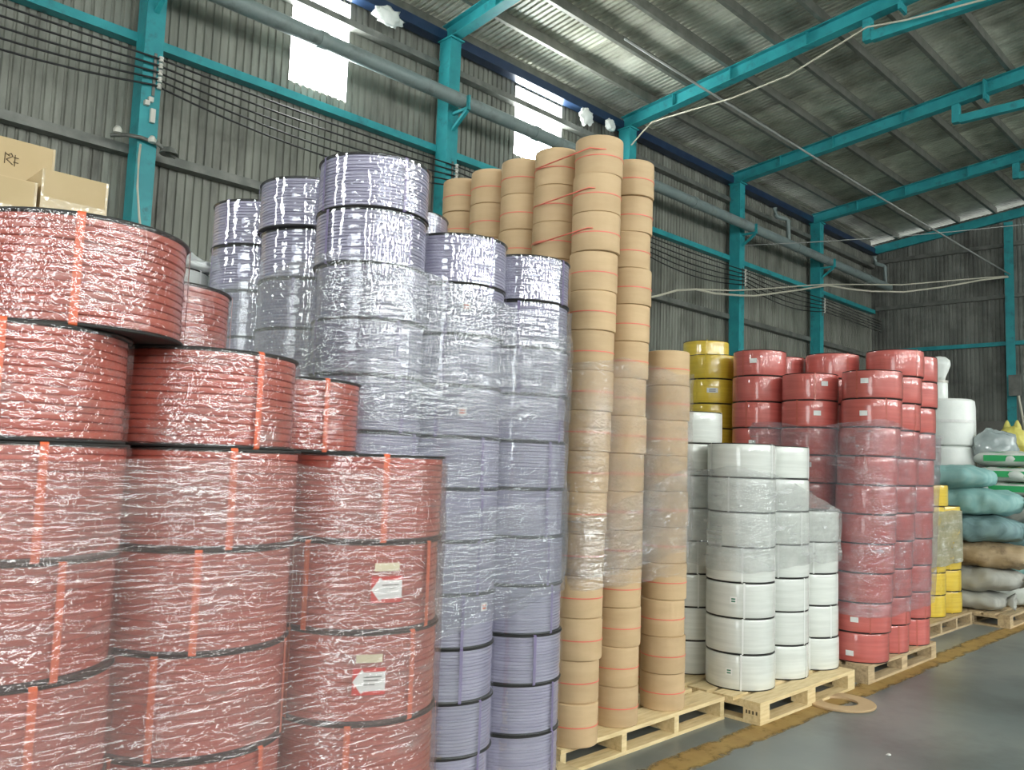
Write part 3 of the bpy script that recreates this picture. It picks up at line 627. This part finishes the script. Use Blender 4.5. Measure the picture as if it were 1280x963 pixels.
for t, phi, z in ((F1[0], -172, .14), (F1[1], -172, .11), (F1[8], -168, .1), (F1[9], -172, .07), (F4[0], -125, .14), (F4[1], -140, .12), (F5[0], -165, .13), (F5[3], -165, .1), (F4[3], -155, .15)):
    small_label(.23, z, rad(phi)-t.rotation_euler.z, .06, .04, t, None)
G = 'yellow wrapped coils'
Y1 = column('yellow', 6.93, 4.27, 11, 'the rear yellow column behind the far red ones', G, jit=.004)
small_label(.23, .12, rad(-145)-Y1[1].rotation_euler.z, .1, .045, Y1[1], 'galv')
column('yellow', 6.93, 4.74, 11, 'the rear yellow column nearest the kraft rolls', G, jit=.004)
column('yellow', 7.46, 4.66, 12, 'the tallest yellow column at the back', G, jit=.004)
column('yellow', 9.09, 3.3, 6, 'the hidden yellow column behind the last red one', G, jit=.003)
column('yellow', 9.56, 3.3, 6, 'the yellow column under clouded film', G, jit=.004, over={0: (.1, 0)})
column('yellow', 10.03, 3.29, 5, 'the yellow column next to the woven sacks', G, jit=.004)

# loose red string ties between neighbouring kraft columns at the top
for k, (z, d) in enumerate(((3.31, 'upper'), (3.085, 'middle'), (2.86, 'lower'))):
    a = K1[k]; pts = [(3.47+.0042*12, 2.83+.02, z+.03), (3.44, 2.9, z+.028), (3.435, 3.05, z+.015), (3.425, 3.2, z), (3.43, 3.3, z-.005)]
    tag(link('loose_string', MB().tube(pts, .004, 5).mesh('loose_string', 180), 'red_string'), '%s red string tying the two foremost kraft columns together' % d, 'string', 'red strings')

# ------------------------------------------------------------------ stretch film round the stacks
def hull(circles, off):
    pts = []
    for x, y, r in circles: pts += [(x+(r+off)*math.cos(2*PI*k/72), y+(r+off)*math.sin(2*PI*k/72)) for k in range(72)]
    pts = sorted(set(pts)); lo, hi = [], []
    cr = lambda o, a, b: (a[0]-o[0])*(b[1]-o[1])-(a[1]-o[1])*(b[0]-o[0])
    for p in pts:
        while len(lo) > 1 and cr(lo[-2], lo[-1], p) <= 0: lo.pop()
        lo.append(p)
    for p in reversed(pts):
        while len(hi) > 1 and cr(hi[-2], hi[-1], p) <= 0: hi.pop()
        hi.append(p)
    return lo[:-1]+hi[:-1]
def film(name, label, circles, zlo, zhi, mat, off=.012, step=.03, amp=.005, seed=0, lean=(0, 0), rag=.07, group='stretch film wraps'):
    """zlo/zhi: functions of the point (x, y) on the hull"""
    H = hull(circles, off); P_ = []
    for i, a in enumerate(H):
        b = H[(i+1) % len(H)]; d = math.dist(a, b); n = max(1, int(d/step))
        P_ += [(a[0]+(b[0]-a[0])*k/n, a[1]+(b[1]-a[1])*k/n) for k in range(n)]
    cx = sum(p[0] for p in P_)/len(P_); cy = sum(p[1] for p in P_)/len(P_)
    P_.append(P_[0]); m = MB(); m.uv = []; u = 0
    zr = max(zhi(*p) for p in P_)-min(zlo(*p) for p in P_); rows = max(4, int(zr/step)); n = len(P_)
    us = [0]
    for i in range(1, n): us.append(us[-1]+math.dist(P_[i], P_[i-1]))
    for i in range(n):
        x, y = P_[i]; a, b = zlo(x, y), zhi(x, y)
        a += .03*noise.noise(Vector((x*5, y*5, seed+3))); b += .02*noise.noise(Vector((x*5, y*5, seed+9)))+rag*noise.noise(Vector((x*1.7, y*1.7, seed+5)))
        d = Vector((x-cx, y-cy, 0)).normalized()
        for j in range(rows+1):
            z = a+(b-a)*j/rows
            q = amp*noise.noise(Vector((x*3, y*3, z*14+seed)))+amp*.8*noise.noise(Vector((x*12, y*12, z*12+seed)))
            m.v.append((x+d.x*q+lean[0]*z, y+d.y*q+lean[1]*z, z)); m.uv.append((us[i], z))
    for i in range(n-1):
        for j in range(rows): k = i*(rows+1)+j; m.f.append((k, k+rows+1, k+rows+2, k+1))
    o = link(name, m.mesh(name, 180), mat); tag(o, label, 'plastic film', group); return o
red_c = [(.546, 2.126, .246), (1.023, 2.18, .246), (1.514, 2.141, .246), (1.03, 2.665, .246), (1.53, 2.635, .246)]
film('stretch_film', 'clear stretch film round the lower near red coils', red_c, lambda x, y: .1, lambda x, y: 1.575, 'film_red', .008, seed=1, amp=.004, rag=.01)
pur_c = [(2.033, 2.898, .243), (2.509, 2.907, .239), (2.975, 2.92, .239), (2.03, 3.375, .243), (2.03, 3.85, .239), (2.56, 3.39, .239)]
film('stretch_film', 'clear stretch film round the middle of the purple stack', pur_c, lambda x, y: .86+.16*(x-2.2), lambda x, y: 2.34+.03*(x-2.2)+.1*(y-2.9), 'film_purple', .008, seed=2)
film('stretch_film', 'dense white upper film band slanting across the purple stack', pur_c, lambda x, y: 1.76+.05*(x-2.2)+.0*(y-2.9), lambda x, y: 2.35-.12*(x-2.2)-.05*(y-2.9), 'film_dense', .018, seed=5, amp=.008)
film('stretch_film', 'streaky lower film band across the purple stack', pur_c, lambda x, y: .9+.22*(x-2.3), lambda x, y: 1.42+.1*(x-2.3), 'film_purple', .018, seed=8, amp=.006)
kra_c = [(3.55, 2.985, .142), (4.0, 3.06, .142), (4.46, 3.07, .142), (4.72, 3.33, .142), (3.55, 4.11, .142)]
film('stretch_film', 'clear film round the middle of the kraft rolls', kra_c, lambda x, y: .95-.0*(x-3.5), lambda x, y: 2.16+.04*(x-3.5), 'film_kraft', .01, seed=11, amp=.006, lean=(.006, -.004))
film('stretch_film', 'twisted shiny film band slanting round the kraft rolls', kra_c, lambda x, y: 1.0+.12*(x-3.5), lambda x, y: 1.35+.28*(x-3.5), 'film_dense', .022, seed=14, amp=.012, lean=(.006, -.004))
whi_c = [(5.36, 3.05, .236), (5.845, 3.04, .236), (6.315, 3.03, .236), (5.45, 3.535, .236)]
film('stretch_film', 'cloudy loose film draped round the white coils', whi_c, lambda x, y: .93+.02*(x-5.3), lambda x, y: 1.6-.36*max(0, x-5.5), 'film_white', .02, seed=17, amp=.014)
ros_c = [(6.87, 2.86, .235), (7.39, 2.9, .235), (7.88, 2.9, .235), (6.89, 3.78, .235), (7.37, 3.83, .235)]
film('stretch_film', 'grey clouded film round the far red coils', ros_c, lambda x, y: .5+.0*(x-6.9), lambda x, y: 2.0-.05*(x-6.9), 'film_rose', .02, seed=21, amp=.008, lean=(.016, -.042))
yel_c = [(9.09, 3.3, .235), (9.56, 3.3, .235), (10.03, 3.29, .235)]
film('stretch_film', 'clouded film round the yellow coils by the sacks', yel_c, lambda x, y: .68, lambda x, y: 1.26, 'film_yellow', .012, seed=24, amp=.006)
cap = link('film_cap', crumple(.22, .22, .07, 4.4, 16, .5).mesh('film_cap', 180), 'white_plastic'); cap.location = (1.665, 4.18, 2.53)
tag(cap, 'crumpled white film on top of the half hidden white column', 'plastic film')

# ------------------------------------------------------------------ cartons
def carton(x0, x1, y0, y1, z0, z1, label, mark=False, fold=.36):
    t = empty('carton', (x0, y0, z0)); tag(t, label, 'carton', 'brown cartons')
    lx, ly, lz = x1-x0, y1-y0, z1-z0
    link('body', MB().box(0, lx, 0, ly, 0, lz-.004).mesh('body'), 'carton', t)
    for a in (0, 1): link('flap', MB().box(.002, lx-.002, a*(ly/2+.001), a*ly/2+ly/2-.001, lz-.004, lz).mesh('flap'), 'carton', t)
    link('tape', MB().box(-.001, lx+.001, -.0012, -.0002, lz*fold-.03, lz*fold+.03).mesh('tape'), 'tape', t)
    for x in (0, lx): link('edge_tape', MB().box(x-.012 if x else -.001, x+.001 if x else .012, -.0018, -.0004, 0, lz).mesh('edge_tape'), 'tape', t)
    if mark:
        m = MB(); s = .0046  # hand-written strokes
        def st(*p):
            for a, b in zip(p, p[1:]): m.bar((a[0]*s, -.003, a[1]*s), (b[0]*s, -.003, b[1]*s), .004, .004)
        st((0, 0), (0, 14)); st((0, 13), (5, 10)); st((3, 11), (6.5, 14), (8.5, 10.5), (1.5, 5.5), (9, 0)); st((11, 13), (11, -1.5)); st((9.5, 9.5), (15, 9.5)); st((9.5, 3.5), (15, 3.5))
        o = link('handwriting', m.mesh('handwriting'), 'brown_ink', t); o.location = (mark[0], 0, mark[1])
P('tape', (.54, .42, .24), rough=.12, coat=1., coat_rough=.06, coatbump=.5, coatscale=20)
lay = [(.14+.5867*k, .14+.5867*(k+1)-.004) for k in range(5)]
for k, (a, b) in enumerate(lay):
    wd = ['lowest', 'second lowest', 'third', 'fourth', 'top'][k]
    carton(.86, 1.285, 4.95, 5.3, a, b-(.06 if k == 4 else 0), '%s brown carton in the front left carton stack' % wd, fold=.66)
    carton(1.305, 1.645, 4.95, 5.3, a, b+(.03 if k == 4 else 0), '%s brown carton in the front stack nearest the teal column' % wd, fold=.7)
lay2 = [(.14+.64*k, .14+.64*(k+1)-.004) for k in range(5)]
for k, (a, b) in enumerate(lay2):
    carton(.75, 1.46, 5.32, 5.72, a, b, '%s brown carton in the taller rear carton stack' % ['lowest', 'second lowest', 'third', 'fourth', 'handwritten top'][k], mark=(.455, .486) if k == 4 else False)

# ------------------------------------------------------------------ sacks and bags
def sack_mesh(l, w_, h_, seed, pinch=1.0, seg=28, rings=30):
    """lying sack, long axis along y: flattened pillow, gathered at the aisle end"""
    m = MB()
    for i in range(rings+1):
        t = -1+2*i/rings; e = 1-abs(t)**(2.1 if t < 0 else 3.4)
        e = max(e, 0)**.5; gather = 1 if t > -.8 else 1-(-.8-t)*2.2*pinch
        for k in range(seg):
            a = 2*PI*k/seg; ca, sa = math.cos(a), math.sin(a)
            q = lambda v, p: math.copysign(abs(v)**p, v)
            x = q(ca, .75)*w_/2*(.28+.72*e)*gather*(1 if abs(t) < .999 else .0); z = q(sa, .8)*h_/2*(.12+.88*e)*(1 if abs(t) < .999 else 0)
            y = t*l/2; p = Vector((x*4, y*4, z*4+seed*5))
            n_ = .07*noise.noise(p*1.3)+.035*noise.noise(p*3)+.012*noise.noise(p*8)+.014*math.sin(a*9+seed)*max(0, -t-.25)
            r = Vector((x, 0, z)); rn = r.normalized() if r.length > 1e-5 else Vector((0, 0, 0))
            m.v.append((x+rn.x*n_*.6, y+.03*noise.noise(p*.7), max(-h_/2, z+rn.z*n_*.5)))
    for i in range(rings):
        for k in range(seg): a = i*seg+k; b = i*seg+(k+1) % seg; m.f.append((a, b, b+seg, a+seg))
    return m.mesh('body', 180)
def sack(x, y, z, l, w_, h_, mat, label, rz=0, seed=1, tail=True, tilt=0, stripe=None, name='woven_sack', cat='sack'):
    t = empty(name, (x, y, z), rad(rz)); t.rotation_euler.x = rad(tilt); tag(t, label, cat, 'woven sacks')
    o = link('body', sack_mesh(l, w_, h_, seed), mat, t); o.location = (0, 0, h_/2)
    if tail:
        m = MB().lathe([(.0, 0), (.035, 0), (.05, .03), (.085, .085), (.07, .09), (.02, .05)], 14, lambda i, r, z_, a: (r*(1+.25*math.sin(a*5+seed)), z_)).mesh('tied_end', 180)
        o2 = link('tied_end', m, mat, t); o2.location = (0, -l/2+.03, h_*.5); o2.rotation_euler = (PI/2, 0, 0)
    if stripe:
        o3 = link('print_band', MB().box(-w_*.30, w_*.30, -l*.3, l*.3, 0, .004).mesh('print_band'), stripe, t); o3.location = (0, 0, h_-.012)
        o3 = link('side_print', MB().box(-.004, 0, -l*.32, l*.32, 0, .07).mesh('side_print'), stripe, t); o3.location = (-w_*.5-.005, 0, h_*.5-.03)
sk = 'in the aisle side sack pile'
sack(10.58, 3.15, .14, .82, .58, .22, 'sack_grey', 'lowest grey woven sack with blue base ' + sk, 3, 1)
sack(10.58, 3.04, .345, .95, .58, .28, 'sack_grey', 'plump grey white sack, second from the bottom ' + sk, -4, 2)
sack(10.58, 2.94, .605, 1.0, .6, .29, 'sack_tan', 'tan brown stained sack ' + sk, 2, 3, tail=False)
sack(10.58, 3.03, .875, .98, .6, .31, 'sack_dark', 'dark teal sack above the tan one ' + sk, -3, 4)
sack(10.58, 3.05, 1.165, .98, .62, .33, 'sack_teal', 'big pale teal sack, second from the top ' + sk, 4, 5)
sack(10.5, 3.25, 1.465, .9, .6, .27, 'sack_teal', 'topmost teal sack leaning against the yellow coils', 5, 6, tail=False)
sack(11.25, 2.86, .14, .75, .58, .31, 'sack_white', 'bunched white sack at the foot of the pile by the aisle', 25, 7)
sack(11.3, 2.95, .44, .9, .58, .33, 'sack_teal', 'teal sack behind the bunched white one', 0, 8)
sack(11.3, 2.95, .76, .9, .58, .33, 'sack_dark', 'dark teal sack in the second sack row', 4, 9)
sack(11.3, 2.95, 1.08, .9, .58, .33, 'sack_grey', 'grey sack under the green printed bags', -4, 10)
sack(11.35, 2.92, 1.40, .9, .58, .16, 'sack_white', 'white bag with green edging tucked under the printed one', 0, 11, False, stripe='green_print')
sack(11.35, 2.85, 1.56, .9, .56, .18, 'sack_white', 'white bag with broad green print', 4, 12, False, stripe='green_print')
sack(11.4, 2.82, 1.745, .9, .56, .18, 'sack_white', 'topmost white bag with thin green print', -3, 13, False, stripe='green_print')
sack(12.1, 3.0, 0, .9, .7, .5, 'sack_grey', 'grey sack on the floor behind the sack pile', 0, 14, False); sack(12.1, 3.0, .5, .9, .7, .5, 'dark_bag', 'black bag in the middle of the rear pile', 0, 15, False)
sack(12.1, 3.0, 1.0, .9, .7, .45, 'dark_bag', 'black bag showing under the shiny plastic bag', 0, 16, False)
sack(12.1, 3.05, 1.44, .9, .6, .3, 'dark_bag', 'upper black bag under the shiny plastic bag', 0, 17, False)
o = link('plastic_bag', crumple(.2, .26, .235, 2.2, 18, .25).mesh('plastic_bag', 180), 'pale_plastic'); o.location = (11.95, 3.22, 1.98); tag(o, 'shiny grey plastic bag beside the tall white rolls', 'bag')
for k in range(4): sack(12.85, 3.05, .48*k, .95, .7, .49, 'sack_grey' if k < 3 else 'sack_yellow', ['lowest grey sack under the yellow bags', 'second grey sack under the yellow bags', 'third grey sack under the yellow bags', 'flat yellow bag under the tied yellow one'][k], 0, 20+k, False)
t = empty('tied_bag', (12.75, 3.22, 1.9)); tag(t, 'yellow bag with tied ears on top of the rear pile', 'bag')
link('body', crumple(.22, .2, .2, 6.1, 18, .25).mesh('body', 180), 'sack_yellow', t).location = (0, 0, .19)
for s in (-1, 1): link('ear', MB().lathe([(.0, 0), (.06, .0), (.045, .08), (.015, .15), (0, .16)], 10).mesh('ear', 60), 'sack_yellow', t).location = (0, s*.06, .33)
# tall white rolls with small things on top
for k in range(4):
    t = empty('white_roll', (11.92, 3.75, .14+.62*k)); tag(t, '%s of the tall white rolls behind the sacks' % ['lowest', 'second lowest', 'second from top', 'topmost'][k], 'roll', 'tall white rolls')
    m = MB().lathe([(0, 0), (.28, 0), (.305, .02), (.31, .1), (.31, .5), (.3, .59), (.27, .615), (0, .617)], 14, lambda i, r, z_, a: (r*(1+.02*math.sin(a*3)), z_)).mesh('wrap', 40)
    link('wrap', m, 'white_plastic', t); link('end_band', MB().lathe([(.312, .3), (.316, .3), (.316, .34), (.312, .34)], 28).mesh('end_band', 40), 'label_white', t)
t = empty('white_tub', (11.98, 3.88, 2.62)); tag(t, 'small white tub on top of the tall white rolls', 'tub')
link('body', MB().lathe([(0, 0), (.095, 0), (.1, .02), (.1, .22), (.095, .23), (0, .23)], 20).mesh('body', 40), 'white_plastic', t); link('lid', MB().lathe([(0, .23), (.105, .23), (.105, .26), (0, .262)], 20).mesh('lid', 40), 'ceramic', t)
t = empty('white_bulb_bag', (11.98, 3.88, 2.885)); tag(t, 'rounded white bag balanced on the small white tub', 'bag')
link('body', MB().lathe([(0, 0), (.07, 0), (.08, .05), (.11, .12), (.14, .2), (.135, .26), (.08, .31), (0, .33)], 20, lambda i, r, z_, a: (r*(1+.06*math.sin(a*3+1)), z_)).mesh('body', 180), 'white_plastic', t)
link('knot', MB().lathe([(0, .0), (.045, .0), (.05, .015), (0, .02)], 12).mesh('knot', 60), 'ceramic', t)
# pole leaning at the back wall
t = empty('leaning_pole', (BX-.5, 5.35, 0)); tag(t, 'thin pale pole leaning by the back wall post', 'pole')
link('shaft', MB().tube([(0, 0, 2.0), (.1, .32, 4.0)], .03, 8).tube([(-.6, -.35, 0), (0, 0, 2.0)], .03, 8).mesh('shaft', 60), 'cream_cable', t); link('head', MB().box(.04, .2, .2, .45, 3.6, 4.1).mesh('head'), 'galv', t)
